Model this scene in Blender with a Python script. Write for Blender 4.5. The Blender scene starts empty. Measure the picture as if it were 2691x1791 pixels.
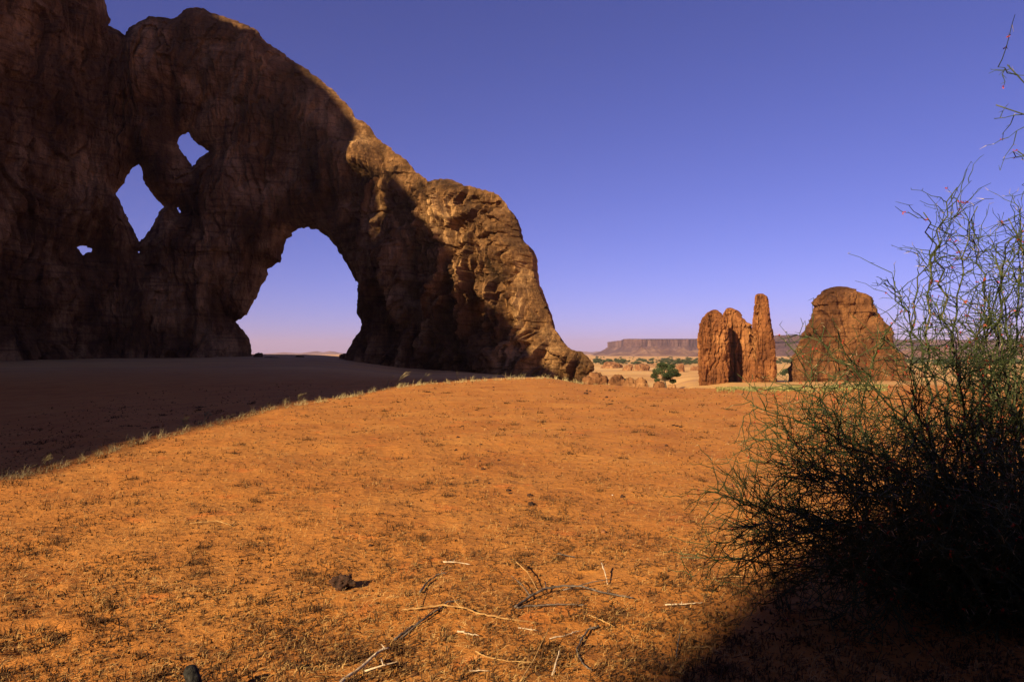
import bpy, math, random
import numpy as np
from mathutils import Vector, Matrix

# ------------------------------------------------------------------ constants
SX, SY, F = 1345.5, 895.5, 1794.4      # photo centre and focal length in photo pixels
HZ = 927.5                             # photo row of the horizon
EYE = 1.6
SUN_AZ = math.radians(38)              # sun stands behind the camera, 38 deg to its left
SUN_EL = math.radians(25)
S2 = np.array([-math.sin(SUN_AZ), -math.cos(SUN_AZ)])      # horizontal direction to the sun
P2 = np.array([math.cos(SUN_AZ), -math.sin(SUN_AZ)])       # perpendicular
TE = math.tan(SUN_EL)
random.seed(7); rng = np.random.default_rng(7)
sc = bpy.context.scene
COL = sc.collection

# ------------------------------------------------------------------ camera
cam = bpy.data.objects.new('camera', bpy.data.cameras.new('camera')); COL.objects.link(cam)
cam.data.sensor_width = 36; cam.data.lens = F / 2691 * 36
cam.location = (0, 0, EYE)
cam.rotation_euler = (math.radians(90) + math.atan((HZ - SY) / F), 0, 0)
cam.data.clip_start = 0.05; cam.data.clip_end = 60000
sc.camera = cam

# ------------------------------------------------------------------ sky, sun, exposure
w = bpy.data.worlds.new('World'); sc.world = w; w.use_nodes = True
nt = w.node_tree; bg = nt.nodes['Background']
sky = nt.nodes.new('ShaderNodeTexSky'); sky.sky_type = 'NISHITA'; sky.sun_disc = False
sky.sun_elevation = SUN_EL
sky.sun_rotation = math.atan2(S2[0], S2[1])
sky.altitude = 2200; sky.air_density = 1.0; sky.dust_density = 1.4; sky.ozone_density = 4.0
tint = nt.nodes.new('ShaderNodeMix'); tint.data_type = 'RGBA'; tint.blend_type = 'MULTIPLY'
tint.inputs[0].default_value = 1.0
tint.inputs[7].default_value = (0.88, 0.63, 1.13, 1)
nt.links.new(sky.outputs[0], tint.inputs[6]); nt.links.new(tint.outputs[2], bg.inputs[0])
bg.inputs[1].default_value = 0.056

sd_ = bpy.data.lights.new('sun', 'SUN'); sun = bpy.data.objects.new('sun', sd_); COL.objects.link(sun)
sd_.energy = 5.0; sd_.angle = math.radians(0.53); sd_.color = (1.0, 0.82, 0.56)
dirv = Vector((S2[0] * math.cos(SUN_EL), S2[1] * math.cos(SUN_EL), math.sin(SUN_EL)))
sun.rotation_euler = dirv.to_track_quat('Z', 'Y').to_euler()
sc.view_settings.view_transform = 'Standard'; sc.view_settings.look = 'None'
sc.view_settings.exposure = 0.85; sc.view_settings.gamma = 1
sc.render.engine = 'CYCLES'
sc.cycles.volume_bounces = 0
sc.cycles.max_bounces = 6; sc.cycles.diffuse_bounces = 1

# ------------------------------------------------------------------ noise
_perm = np.random.default_rng(3).permutation(256); _perm = np.concatenate([_perm, _perm, _perm])
_g = np.random.default_rng(4).normal(size=(256, 3)); _g /= np.linalg.norm(_g, axis=1)[:, None]
def pn(x, y, z=0.0):
    x = np.asarray(x, float); y = np.asarray(y, float); z = np.asarray(z, float) + 0 * x
    y = y + 0 * x
    xi = np.floor(x).astype(int); yi = np.floor(y).astype(int); zi = np.floor(z).astype(int)
    xf = x - xi; yf = y - yi; zf = z - zi
    u = xf**3 * (xf * (xf * 6 - 15) + 10); v = yf**3 * (yf * (yf * 6 - 15) + 10); t = zf**3 * (zf * (zf * 6 - 15) + 10)
    out = 0
    for i in (0, 1):
        for j in (0, 1):
            for k in (0, 1):
                h = _perm[_perm[_perm[(xi + i) & 255] + ((yi + j) & 255)] + ((zi + k) & 255)]
                g = _g[h]
                d = g[..., 0] * (xf - i) + g[..., 1] * (yf - j) + g[..., 2] * (zf - k)
                out = out + d * (u if i else 1 - u) * (v if j else 1 - v) * (t if k else 1 - t)
    return out * 1.6
def fbm(x, y, z=0.0, o=4, lac=2.03, gain=0.5):
    a = 1; s = 0; x = np.asarray(x, float); y = np.asarray(y, float); z = np.asarray(z, float)
    for _ in range(o):
        s = s + a * pn(x, y, z); x = x * lac + 7.1; y = y * lac + 3.7; z = z * lac + 1.3; a *= gain
    return s
def ridge(x, y, z=0.0, o=3):
    a = 1; s = 0; x = np.asarray(x, float); y = np.asarray(y, float); z = np.asarray(z, float)
    for _ in range(o):
        s = s + a * (1 - 2 * np.abs(pn(x, y, z))); x = x * 2.1 + 5.2; y = y * 2.1 + 1.7; z = z * 2.1 + 9.3; a *= 0.5
    return s / 1.75

def facets(x, y, seed, z=0):
    """broken-face relief: every irregular cell is its own tilted plane"""
    x = np.asarray(x, float); y = np.asarray(y, float)
    xi = np.floor(x).astype(int); yi = np.floor(y).astype(int)
    best = np.full(x.shape, 1e9); out = np.zeros(x.shape)
    def hsh(a, b, k): return _perm[(_perm[(a + k * 37 + seed * 11) & 255] + b) & 255] / 255.
    for i in (-1, 0, 1):
        for j in (-1, 0, 1):
            a, b = xi + i, yi + j
            px, py = a + .1 + .8 * hsh(a, b, 1), b + .1 + .8 * hsh(a, b, 2)
            dx, dy = x - px, y - py; d = dx * dx + dy * dy
            v = (hsh(a, b, 3) - .5) + (hsh(a, b, 4) - .5) * 1.5 * dx + (hsh(a, b, 5) - .5) * 1.1 * dy
            m_ = d < best; best = np.where(m_, d, best); out = np.where(m_, v, out)
    return out

# ------------------------------------------------------------------ object helpers
def props(o, label=None, cat=None, group=None, kind=None):
    if label: o['label'] = label
    if cat: o['category'] = cat
    if group: o['group'] = group
    if kind: o['kind'] = kind
    return o
def mesh_obj(name, V, Fc, mat, parent=None, smooth=True, loc=None):
    me = bpy.data.meshes.new(name)
    V = np.asarray(V, dtype=float)
    if loc is not None: V = V - np.array(loc)
    if isinstance(Fc, np.ndarray):
        n = Fc.shape[1]
        me.vertices.add(len(V)); me.vertices.foreach_set('co', V.astype(np.float32).ravel())
        me.loops.add(Fc.size); me.loops.foreach_set('vertex_index', Fc.astype(np.int32).ravel())
        me.polygons.add(len(Fc)); me.polygons.foreach_set('loop_start', np.arange(0, Fc.size, n, dtype=np.int32))
        me.update(calc_edges=True)
    else:
        me.from_pydata([tuple(v) for v in V], [], Fc)
    me.polygons.foreach_set('use_smooth', np.full(len(me.polygons), smooth))
    me.validate()
    me.materials.append(mat)
    o = bpy.data.objects.new(name, me); COL.objects.link(o)
    if loc is not None: o.location = loc
    if parent: o.parent = parent
    return o
def empty(name, loc):
    o = bpy.data.objects.new(name, None); COL.objects.link(o); o.location = loc; return o
class MB:
    def __init__(s): s.v = []; s.f = []; s.n = 0
    def tube(s, pts, rads, sides=5, cap=True):
        pts = [np.array(p, float) for p in pts]; m = len(pts)
        up = np.array([0.13, 0.21, 0.97])
        for i, p in enumerate(pts):
            d = pts[min(i + 1, m - 1)] - pts[max(i - 1, 0)]; d = d / (np.linalg.norm(d) + 1e-9)
            a = np.cross(d, up)
            if np.linalg.norm(a) < 0.1: a = np.cross(d, [1, 0, 0])
            a /= np.linalg.norm(a); b = np.cross(d, a)
            for k in range(sides):
                t = 2 * math.pi * k / sides
                s.v.append(p + rads[i] * (math.cos(t) * a + math.sin(t) * b))
        n0 = s.n
        for i in range(m - 1):
            for k in range(sides):
                k2 = (k + 1) % sides
                s.f.append((n0 + i * sides + k, n0 + i * sides + k2, n0 + (i + 1) * sides + k2, n0 + (i + 1) * sides + k))
        if cap and sides > 3:
            s.f.append(tuple(n0 + k for k in range(sides))[::-1]); s.f.append(tuple(n0 + (m - 1) * sides + k for k in range(sides)))
        s.n += m * sides
    def poly(s, P):
        for p in P: s.v.append(np.array(p, float))
        s.f.append(tuple(range(s.n, s.n + len(P)))); s.n += len(P)
    def build(s, name, mat, parent=None, smooth=True, loc=None):
        return mesh_obj(name, np.array(s.v), s.f, mat, parent, smooth, loc)

# ------------------------------------------------------------------ materials
def newmat(name):
    m = bpy.data.materials.new(name); m.use_nodes = True
    t = m.node_tree; b = t.nodes['Principled BSDF']; b.inputs['Roughness'].default_value = 0.92
    b.inputs['Specular IOR Level'].default_value = 0.15
    return m, t, b
def N(t, kind, **kw):
    n = t.nodes.new(kind)
    for k, v in kw.items():
        if hasattr(n, k): setattr(n, k, v)
    return n
def noise_node(t, coord, scale=(1, 1, 1), freq=1.0, detail=6, rough=0.55, dist=0.0, ntype='FBM'):
    mp = t.nodes.new('ShaderNodeMapping'); mp.inputs['Scale'].default_value = scale
    t.links.new(coord, mp.inputs['Vector'])
    n = t.nodes.new('ShaderNodeTexNoise'); n.inputs['Scale'].default_value = freq
    n.inputs['Detail'].default_value = detail; n.inputs['Roughness'].default_value = rough
    n.inputs['Distortion'].default_value = dist
    t.links.new(mp.outputs[0], n.inputs['Vector'])
    return n.outputs[0]
def ramp(t, src, stops):
    r = t.nodes.new('ShaderNodeValToRGB'); e = r.color_ramp.elements
    while len(e) > 1: e.remove(e[0])
    e[0].position = stops[0][0]; e[0].color = (*stops[0][1], 1)
    for p, c in stops[1:]:
        x = e.new(p); x.color = (*c, 1)
    t.links.new(src, r.inputs[0]); return r.outputs[0]
def mix(t, fac, a, b, mode='MIX'):
    m = t.nodes.new('ShaderNodeMix'); m.data_type = 'RGBA'; m.blend_type = mode
    if isinstance(fac, (int, float)): m.inputs[0].default_value = fac
    else: t.links.new(fac, m.inputs[0])
    for s, i in ((a, 6), (b, 7)):
        if isinstance(s, tuple): m.inputs[i].default_value = (*s, 1)
        else: t.links.new(s, m.inputs[i])
    return m.outputs[2]
def bump(t, b, h, strength=0.6, dist=0.3, prev=None):
    n = t.nodes.new('ShaderNodeBump'); n.inputs['Strength'].default_value = strength; n.inputs['Distance'].default_value = dist
    t.links.new(h, n.inputs['Height'])
    if prev is not None: t.links.new(prev, n.inputs['Normal'])
    t.links.new(n.outputs[0], b.inputs['Normal']); return n.outputs[0]

def rock_mat(name, dark, mid, light, scale=1.0, streak=0.35, bstr=0.8, bd=0.35):
    """Weathered sandstone: patches, vertical varnish streaks, bedding lines."""
    m, t, b = newmat(name)
    co = t.nodes.new('ShaderNodeNewGeometry').outputs['Position']
    big = noise_node(t, co, (scale, scale, scale * .55), 0.16, 8, 0.62, 0.3)
    c = ramp(t, big, [(0.32, dark), (0.5, mid), (0.66, light)])
    st = noise_node(t, co, (scale * 1.2, scale * 1.2, scale * 0.10), 0.8, 5, 0.6, 0.4)
    c = mix(t, ramp(t, st, [(0.45, (0, 0, 0)), (0.66, (streak,) * 3)]), c, dark)
    bed = noise_node(t, co, (scale * .12, scale * .12, scale * 2.2), 0.9, 5, 0.65, 0.8)
    c = mix(t, ramp(t, bed, [(0.52, (0, 0, 0)), (0.62, (streak * .8,) * 3)]), c, tuple(x * .55 for x in dark))
    fine = noise_node(t, co, (scale, scale, scale), 4.0, 6, 0.7)
    c = mix(t, 0.55, c, ramp(t, fine, [(0.3, (0.45,) * 3), (0.7, (1.25,) * 3)]), 'MULTIPLY')
    t.links.new(c, b.inputs['Base Color'])
    rg = noise_node(t, co, (scale, scale, scale * .5), 1.1, 10, 0.68, 0.3)
    n1 = bump(t, b, bed, 0.6, bd * .8 / scale)
    n2 = bump(t, b, rg, bstr, bd * 2 / scale, n1)
    bump(t, b, fine, 0.7, bd * .35 / scale, n2)
    return m
M = {}
M['arch'] = rock_mat('arch_sandstone', (0.075, 0.037, 0.013), (0.26, 0.120, 0.038), (0.64, 0.345, 0.125), 1.0, 0.55, 1.0, 0.34)
M['pinn'] = rock_mat('orange_sandstone', (0.10, 0.033, 0.011), (0.31, 0.110, 0.031), (0.55, 0.235, 0.072), 1.3, 0.6, 1.0, 0.4)
M['dome'] = rock_mat('brown_sandstone', (0.07, 0.027, 0.010), (0.17, 0.066, 0.021), (0.32, 0.135, 0.042), 1.0, 0.7, 1.0, 0.5)
M['boulder'] = rock_mat('rust_sandstone', (0.09, 0.035, 0.014), (0.24, 0.10, 0.036), (0.42, 0.21, 0.08), 3.0, 0.3, 0.9, 0.25)
M['hill'] = rock_mat('scree_hill', (0.12, 0.055, 0.035), (0.27, 0.14, 0.075), (0.42, 0.24, 0.13), 0.05, 0.4, 0.8, 0.4)
M['mesa'] = rock_mat('far_mesa_rock', (0.05, 0.028, 0.028), (0.15, 0.075, 0.055), (0.30, 0.165, 0.11), 0.05, 0.6, 0.9, 0.5)

# sand
m, t, b = newmat('sand'); M['sand'] = m
geo = t.nodes.new('ShaderNodeNewGeometry').outputs['Position']
n1 = noise_node(t, geo, (1, 1, 1), 0.55, 6, 0.6, 0.2)
c = ramp(t, n1, [(0.3, (0.42, 0.143, 0.026)), (0.5, (0.51, 0.190, 0.035)), (0.72, (0.57, 0.235, 0.047))])
# scuffed redder patches
n2 = noise_node(t, geo, (1, 1, 1), 1.9, 4, 0.55, 0.6)
c = mix(t, ramp(t, n2, [(0.60, (0, 0, 0)), (0.70, (0.65,) * 3)]), c, (0.66, 0.185, 0.032))
n3 = noise_node(t, geo, (1, 1, 1), 9.0, 6, 0.7, 0.2)
c = mix(t, 0.5, c, ramp(t, n3, [(0.32, (0.60,) * 3), (0.62, (1.12,) * 3)]), 'MULTIPLY')
# valley: pale yellow sand with bedrock stains, takes over past the dune
sep = t.nodes.new('ShaderNodeSeparateXYZ'); t.links.new(geo, sep.inputs[0])
far = noise_node(t, geo, (1, 1, 1), 0.012, 8, 0.62, 0.3)
fc = ramp(t, far, [(0.34, (0.46, 0.21, 0.06)), (0.5, (0.66, 0.36, 0.105)), (0.66, (0.76, 0.47, 0.17))])
mid = noise_node(t, geo, (0.06, 1.0, 1), 0.10, 6, 0.65, 0.2)
fc = mix(t, ramp(t, mid, [(0.50, (0, 0, 0)), (0.62, (0.55,) * 3)]), fc, (0.40, 0.20, 0.085))
mr = t.nodes.new('ShaderNodeMapRange'); mr.inputs[1].default_value = 46; mr.inputs[2].default_value = 75; mr.clamp = True
t.links.new(sep.outputs[1], mr.inputs[0])
c = mix(t, mr.outputs[0], c, fc)
t.links.new(c, b.inputs['Base Color'])
g1 = noise_node(t, geo, (1, 1, 1), 3.2, 8, 0.62, 0.2)
g2 = noise_node(t, geo, (1, 1, 1), 38, 5, 0.7)
x = bump(t, b, g1, 0.55, 0.10); x = bump(t, b, n3, 0.6, 0.035, x); bump(t, b, g2, 0.5, 0.012, x)

def simple(name, stops, freq=8, rough=0.85, bstr=0.0, bd=0.01, trans=0.0):
    m, t, b = newmat(name); b.inputs['Roughness'].default_value = rough
    co = t.nodes.new('ShaderNodeNewGeometry').outputs['Position']
    n = noise_node(t, co, (1, 1, 1), freq, 4, 0.6)
    t.links.new(ramp(t, n, stops), b.inputs['Base Color'])
    if bstr: bump(t, b, n, bstr, bd)
    return m
M['straw'] = simple('dry_straw', [(0.35, (0.30, 0.155, 0.045)), (0.65, (0.62, 0.38, 0.13))], 5)
M['litter'] = simple('dry_litter', [(0.35, (0.045, 0.022, 0.009)), (0.58, (0.13, 0.060, 0.020)), (0.72, (0.38, 0.19, 0.06))], 7)
M['edge'] = simple('pale_grass', [(0.35, (0.30, 0.22, 0.085)), (0.65, (0.56, 0.44, 0.20))], 4)
M['green_grass'] = simple('green_grass', [(0.35, (0.16, 0.17, 0.05)), (0.65, (0.38, 0.30, 0.10))], 1.5)
M['stick_grey'] = simple('grey_wood', [(0.35, (0.045, 0.035, 0.028)), (0.65, (0.20, 0.15, 0.11))], 30, .8, .7)
M['stick_gold'] = simple('golden_wood', [(0.35, (0.26, 0.12, 0.035)), (0.65, (0.55, 0.32, 0.11))], 30, .8, .6)
M['stick_pale'] = simple('bleached_wood', [(0.35, (0.36, 0.22, 0.11)), (0.65, (0.72, 0.56, 0.36))], 30, .8, .5)
M['char'] = simple('charred_wood', [(0.4, (0.008, 0.007, 0.006)), (0.7, (0.05, 0.045, 0.035))], 40, .9, .9, .02)
M['stone'] = simple('dark_stone', [(0.35, (0.020, 0.011, 0.007)), (0.65, (0.085, 0.038, 0.020))], 30, .8, .8, .02)
M['stone_brown'] = simple('brown_stone', [(0.35, (0.12, 0.045, 0.018)), (0.65, (0.30, 0.12, 0.045))], 30, .8, .8, .02)
M['stone_pale'] = simple('pale_stone', [(0.35, (0.5, 0.4, 0.28)), (0.65, (0.72, 0.6, 0.45))], 30)
M['bush_stem'] = simple('thorn_bush_stem', [(0.35, (0.050, 0.055, 0.022)), (0.55, (0.085, 0.095, 0.035)), (0.7, (0.17, 0.14, 0.07))], 6, .6)
M['bush_twig'] = simple('thorn_bush_twig', [(0.35, (0.034, 0.047, 0.016)), (0.6, (0.066, 0.084, 0.027)), (0.74, (0.20, 0.165, 0.07))], 6, .6)
M['thorn'] = simple('thorn', [(0.35, (0.26, 0.18, 0.08)), (0.65, (0.62, 0.46, 0.24))], 5, .6)
M['flower'] = simple('red_flower', [(0.35, (0.26, 0.025, 0.015)), (0.65, (0.55, 0.085, 0.03))], 12, .6)
M['leaf'] = simple('acacia_leaf', [(0.35, (0.022, 0.036, 0.013)), (0.65, (0.070, 0.090, 0.032))], 0.8, .7)
M['bark'] = simple('bark', [(0.35, (0.05, 0.035, 0.022)), (0.65, (0.13, 0.09, 0.055))], 8, .9, .6)

# ------------------------------------------------------------------ terrain
DEP = np.array([0.1, 8, 10, 16, 22, 30, 36, 45, 60, 80, 100, 125, 150, 200, 300, 600, 1200, 9000.])
TC = np.array([-900, 0, 350, 800, 1150, 1430, 1580, 1730, 1830, 1930, 2400, 3200.])
TZ = np.array([
 [0, 0, -.2, -.8, -1.0, -1.0, -.9, -.7, -.4, .2, .8, 1.2, 1.4, .6, -2, -6, -8, -9],
 [0, 0, -.08, -.5, -.8, -.9, -.9, -.8, -.5, .1, .6, 1.1, 1.35, .6, -2, -6, -8, -9],
 [0, 0, 0, -.10, -.35, -.6, -.7, -.7, -.4, .1, .6, 1.1, 1.35, .6, -2, -6, -8, -9],
 [0, 0, 0, 0, 0, -.25, -.4, -.45, -.3, .1, .7, 1.25, 1.5, 1.0, -2, -6, -8, -9],
 [0, 0, 0, 0, 0, 0, 0, -.25, -.6, -.9, -1.0, -.9, -.9, -2, -4.5, -6.6, -8, -9],
 [0, 0, 0, 0, 0, 0, 0, -.02, -.55, -1.15, -1.7, -3.2, -5.2, -7.8, -8.8, -9, -9, -9],
 [0, 0, 0, 0, 0, 0, -.04, -.42, -1.9, -4.2, -5.8, -7.2, -8.0, -8.7, -9, -9, -9, -9],
 [0, 0, 0, 0, 0, 0, -.12, -.75, -2.4, -4.6, -6.0, -7.2, -8.0, -8.7, -9, -9, -9, -9],
 [0, 0, 0, 0, 0, -.01, -.20, -.80, -2.1, -3.9, -4.8, -5.2, -5.4, -6.4, -7.8, -8.7, -9, -9],
 [0, 0, 0, 0, 0, -.02, -.25, -.72, -1.5, -2.5, -3.25, -4.1, -4.8, -6.0, -7.4, -8.5, -9, -9],
 [0, 0, 0, 0, 0, 0, -.15, -.50, -1.15, -1.95, -2.75, -3.6, -4.4, -5.8, -7.2, -8.5, -9, -9],
 [0, 0, 0, 0, 0, 0, -.15, -.50, -1.15, -1.95, -2.75, -3.6, -4.4, -5.8, -7.2, -8.5, -9, -9.]])
_lg = np.linspace(math.log(0.1), math.log(9000), 700)
_tab = np.array([np.interp(_lg, np.log(DEP), r) for r in TZ])
_k = np.hanning(37); _k /= _k.sum()
_tab = np.array([np.convolve(np.pad(r, 18, mode='edge'), _k, 'valid') for r in _tab])
def ground(x, y):
    x = np.asarray(x, float); y = np.asarray(y, float)
    r = np.sqrt(x * x + y * y) + 1e-6
    ye = np.maximum(y, 0.35 * r)
    col = np.clip(SX + F * x / ye, TC[0], TC[-1])
    li = np.clip((np.log(np.maximum(ye, 0.1)) - _lg[0]) / (_lg[1] - _lg[0]), 0, 698.999)
    i0 = li.astype(int); lf = li - i0
    ci = np.clip(np.searchsorted(TC, col) - 1, 0, len(TC) - 2)
    cf = (col - TC[ci]) / (TC[ci + 1] - TC[ci]); cf = cf * cf * (3 - 2 * cf)
    a = _tab[ci, i0] * (1 - lf) + _tab[ci, i0 + 1] * lf
    b_ = _tab[ci + 1, i0] * (1 - lf) + _tab[ci + 1, i0 + 1] * lf
    z = a * (1 - cf) + b_ * cf
    nearw = np.clip((r - 1) / 3, 0, 1)
    z = z + nearw * (0.05 * pn(x / 2.3, y / 2.3, 1.1) + 0.022 * pn(x / .7, y / .7, 2.2) + 0.010 * pn(x / .25, y / .25, 3.3))
    z = z + np.clip((r - 40) / 200, 0, 1) * (0.5 * fbm(x / 40, y / 40, 5.5, 3))
    z = z + np.clip((r - 300) / 1500, 0, 1) * (1.5 * fbm(x / 300, y / 300, 6.5, 2))
    return z
def gz(x, y): return float(ground(np.array([x]), np.array([y]))[0])
def on_ground(px, py):
    """photo pixel -> point of the terrain"""
    k = (px - SX) / F; d = (py - HZ) / F
    y = EYE / max(d, 1e-4)
    for _ in range(30):
        y = 0.5 * y + 0.5 * (EYE - gz(k * y, y)) / d
    return np.array([k * y, y, gz(k * y, y)])
def at(px, py, y):
    return np.array([(px - SX) / F * y, y, EYE + (HZ - py) / F * y])

ang = np.concatenate([np.arange(-42, 42, 0.14), np.arange(42, 318, 2.5)])
ang = np.radians(ang)
rad = np.concatenate([[0.3], np.exp(np.linspace(math.log(0.8), math.log(9000), 420))])
A, R = np.meshgrid(ang, rad)
X = R * np.sin(A); Y = R * np.cos(A)
# footprints and scuffs pressed into the near sand
def pits(x, y):
    z = 0 * x
    for (px, py, r, d) in ((85, 1540, .12, .05), (130, 1535, .09, .04), (60, 1680, .17, .07), (120, 1690, .12, .05),
                           (205, 1405, .14, .03), (1190, 1455, .09, .04), (1640, 1590, .12, .035), (1530, 1500, .12, .03),
                           (1430, 1720, .15, .045), (1850, 1560, .11, .03), (560, 1620, .1, .03), (1100, 1430, .1, .03)):
        c = on_ground(px, py); q = ((x - c[0]) ** 2 + (y - c[1]) ** 2) / r**2
        z = z - .55 * d * np.exp(-q) * (1 + .6 * pn(x * 9, y * 9, 1.5)) + .22 * d * np.exp(-((np.sqrt(q) - 1.5) / .5) ** 2) * (1 + pn(x * 6, y * 6, 3.5))
    return z
Z = ground(X, Y); Z = Z + pits(X, Y)
na, nr = len(ang), len(rad)
idx = np.arange(nr * na).reshape(nr, na)
q = np.stack([idx[:-1, :], np.roll(idx, -1, 1)[:-1, :], np.roll(idx, -1, 1)[1:, :], idx[1:, :]], -1).reshape(-1, 4)[:, ::-1]
V = np.stack([X.ravel(), Y.ravel(), Z.ravel()], 1)
g_obj = mesh_obj('ground', V, q, M['sand']); props(g_obj, kind='structure')

# ------------------------------------------------------------------ the arch wall
WC = np.array([-1500, -600, 0, 300, 800, 1130, 1400, 1560, 1800.])
WY = np.array([45, 72, 100, 117, 124, 112, 102, 96, 92.])
_wx = np.linspace(-1500, 1800, 400); _wy = np.interp(_wx, WC, WY)
_wy = np.convolve(np.pad(_wy, 20, mode='edge'), np.hanning(41) / np.hanning(41).sum(), 'valid')
def wall_y(px): return np.interp(px, _wx, _wy)
OUT = [(-1400, 1150), (-1400, 0), (-900, -200), (-300, -330), (60, -300), (200, -190), (262, -90), (258, -40), (268, 0), (271, 20), (278, 36), (284, 50), (276, 60), (290, 68), (305, 75),
 (320, 86), (323, 77), (335, 63), (365, 46), (385, 36), (400, 37), (430, 40), (450, 42), (463, 33), (475, 18), (490, 12), (505, 11), (530, 15),
 (555, 29), (580, 35), (600, 42), (620, 50), (645, 60), (670, 72), (678, 82), (685, 95), (710, 115), (745, 138), (770, 158), (800, 175), (818, 188),
 (840, 205), (860, 222), (872, 232), (890, 250), (905, 266), (920, 285), (933, 308), (957, 317), (972, 333), (991, 362), (1015, 379), (1039, 400),
 (1067, 417), (1087, 446), (1110, 460), (1124, 476), (1131, 484), (1131, 473), (1154, 467), (1187, 471), (1214, 482), (1218, 488), (1235, 489), (1264, 494),
 (1292, 503), (1316, 515), (1331, 539), (1350, 561), (1362, 592), (1366, 625), (1388, 644), (1398, 668), (1400, 707), (1410, 745), (1426, 783),
 (1443, 821), (1455, 860), (1479, 898), (1500, 916), (1512, 922), (1530, 924), (1545, 938), (1560, 955), (1562, 970), (1548, 985), (1560, 1010), (1570, 1150)]
H1 = [(765, 611), (781, 600), (806, 597), (837, 604), (857, 620), (883, 648), (900, 676), (918, 707), (934, 737), (946, 754), (940, 781), (938, 806), (936, 824),
 (946, 837), (953, 853), (946, 872), (934, 895), (926, 908), (921, 926), (915, 975), (665, 975), (661, 918), (656, 893), (645, 875), (633, 862), (614, 843), (635, 838),
 (653, 819), (673, 781), (686, 750), (698, 737), (703, 722), (700, 709), (719, 696), (735, 686), (742, 658), (750, 628), (765, 620)]
H2 = [(360, 427), (368, 440), (371, 459), (378, 484), (398, 509), (415, 528), (428, 543), (415, 555), (406, 578), (393, 602), (375, 622), (364, 638), (352, 610),
 (334, 577), (321, 548), (306, 515), (301, 509), (308, 496), (323, 480), (329, 459), (341, 442), (352, 436)]
H3 = [(490, 346), (501, 362), (517, 377), (544, 394), (536, 404), (520, 411), (513, 423), (501, 436), (486, 411), (465, 386), (461, 373), (465, 356), (478, 349)]
H4 = [(200, 650), (213, 643), (225, 648), (238, 653), (236, 661), (224, 663), (215, 669), (207, 661)]
H5 = [(461, 544), (466, 544), (473, 556), (469, 559)]
H6 = [(360, 658), (364, 659), (365, 665), (361, 664)]
def poly_dist(px, py, poly):
    P = np.array(poly, float); d = np.full(px.shape, 1e9); ins = np.zeros(px.shape, bool)
    n = len(P)
    for i in range(n):
        a = P[i]; b_ = P[(i + 1) % n]; e = b_ - a
        tt = np.clip(((px - a[0]) * e[0] + (py - a[1]) * e[1]) / (e @ e), 0, 1)
        d = np.minimum(d, np.hypot(px - a[0] - tt * e[0], py - a[1] - tt * e[1]))
        if a[1] != b_[1]:
            c_ = ((a[1] > py) != (b_[1] > py)) & (px < (b_[0] - a[0]) * (py - a[1]) / (b_[1] - a[1]) + a[0])
            ins ^= c_
    return np.where(ins, d, -d)
def wall_sdf(px, py):
    s = poly_dist(px, py, OUT)
    for h in (H1, H2, H3, H4): s = np.minimum(s, -poly_dist(px, py, h))
    wob = 2.0 * pn(px / 14., py / 14., 0.5) + 2.6 * facets(px / 9., py / 9., 5)
    s = s + wob
    for h in (H5, H6): s = np.minimum(s, -poly_dist(px, py, h))
    return s
gx = np.concatenate([np.linspace(-1390, -70, 60), np.arange(-50, 1572, 3.0)])
gy = np.concatenate([np.linspace(-1290, -60, 60), np.arange(-45, 1012, 3.0), [1030, 1060, 1100, 1140]])
PX, PY = np.meshgrid(gx, gy)
SD = wall_sdf(PX, PY)
h0 = 3.0
hx = np.gradient(gx)[None, :] + 0 * PX; hy = np.gradient(gy)[:, None] + 0 * PX; hh = np.maximum(hx, hy)
near = (SD < 0.5 * hh) & (SD > -1.05 * hh)
nx_, ny_ = PX[near], PY[near]
for _ in range(4):
    gxn = (wall_sdf(nx_ + .7, ny_) - wall_sdf(nx_ - .7, ny_)) / 1.4; gyn = (wall_sdf(nx_, ny_ + .7) - wall_sdf(nx_, ny_ - .7)) / 1.4
    gn = gxn**2 + gyn**2 + .2; s_ = wall_sdf(nx_, ny_)
    nx_ = nx_ - 0.8 * s_ * gxn / gn; ny_ = ny_ - 0.8 * s_ * gyn / gn
PX[near] = nx_; PY[near] = ny_
keepv = (SD > -1.05 * hh)
SDm = np.where(near, 0, np.maximum(SD, 0))
cell = keepv[:-1, :-1] & keepv[1:, :-1] & keepv[:-1, 1:] & keepv[1:, 1:]
cell &= ~(near[:-1, :-1] & near[1:, :-1] & near[:-1, 1:] & near[1:, 1:])
YW = wall_y(PX)
MX = (PX - SX) / F * YW; MZ = EYE + (HZ - PY) / F * YW
mp_ = YW / F                                            # metres per photo pixel on the wall
dm = SDm * mp_
tx = (wall_y(PX + 20) * (PX + 20 - SX) - wall_y(PX - 20) * (PX - 20 - SX)) / F; ty = wall_y(PX + 20) - wall_y(PX - 20)
tl = np.hypot(tx, ty); nx, ny = ty / tl, -tx / tl       # towards the camera
al = np.interp(PX, _wx, np.concatenate([[0], np.cumsum(np.hypot(np.diff((_wx - SX) / F * _wy), np.diff(_wy)))]))
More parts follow.
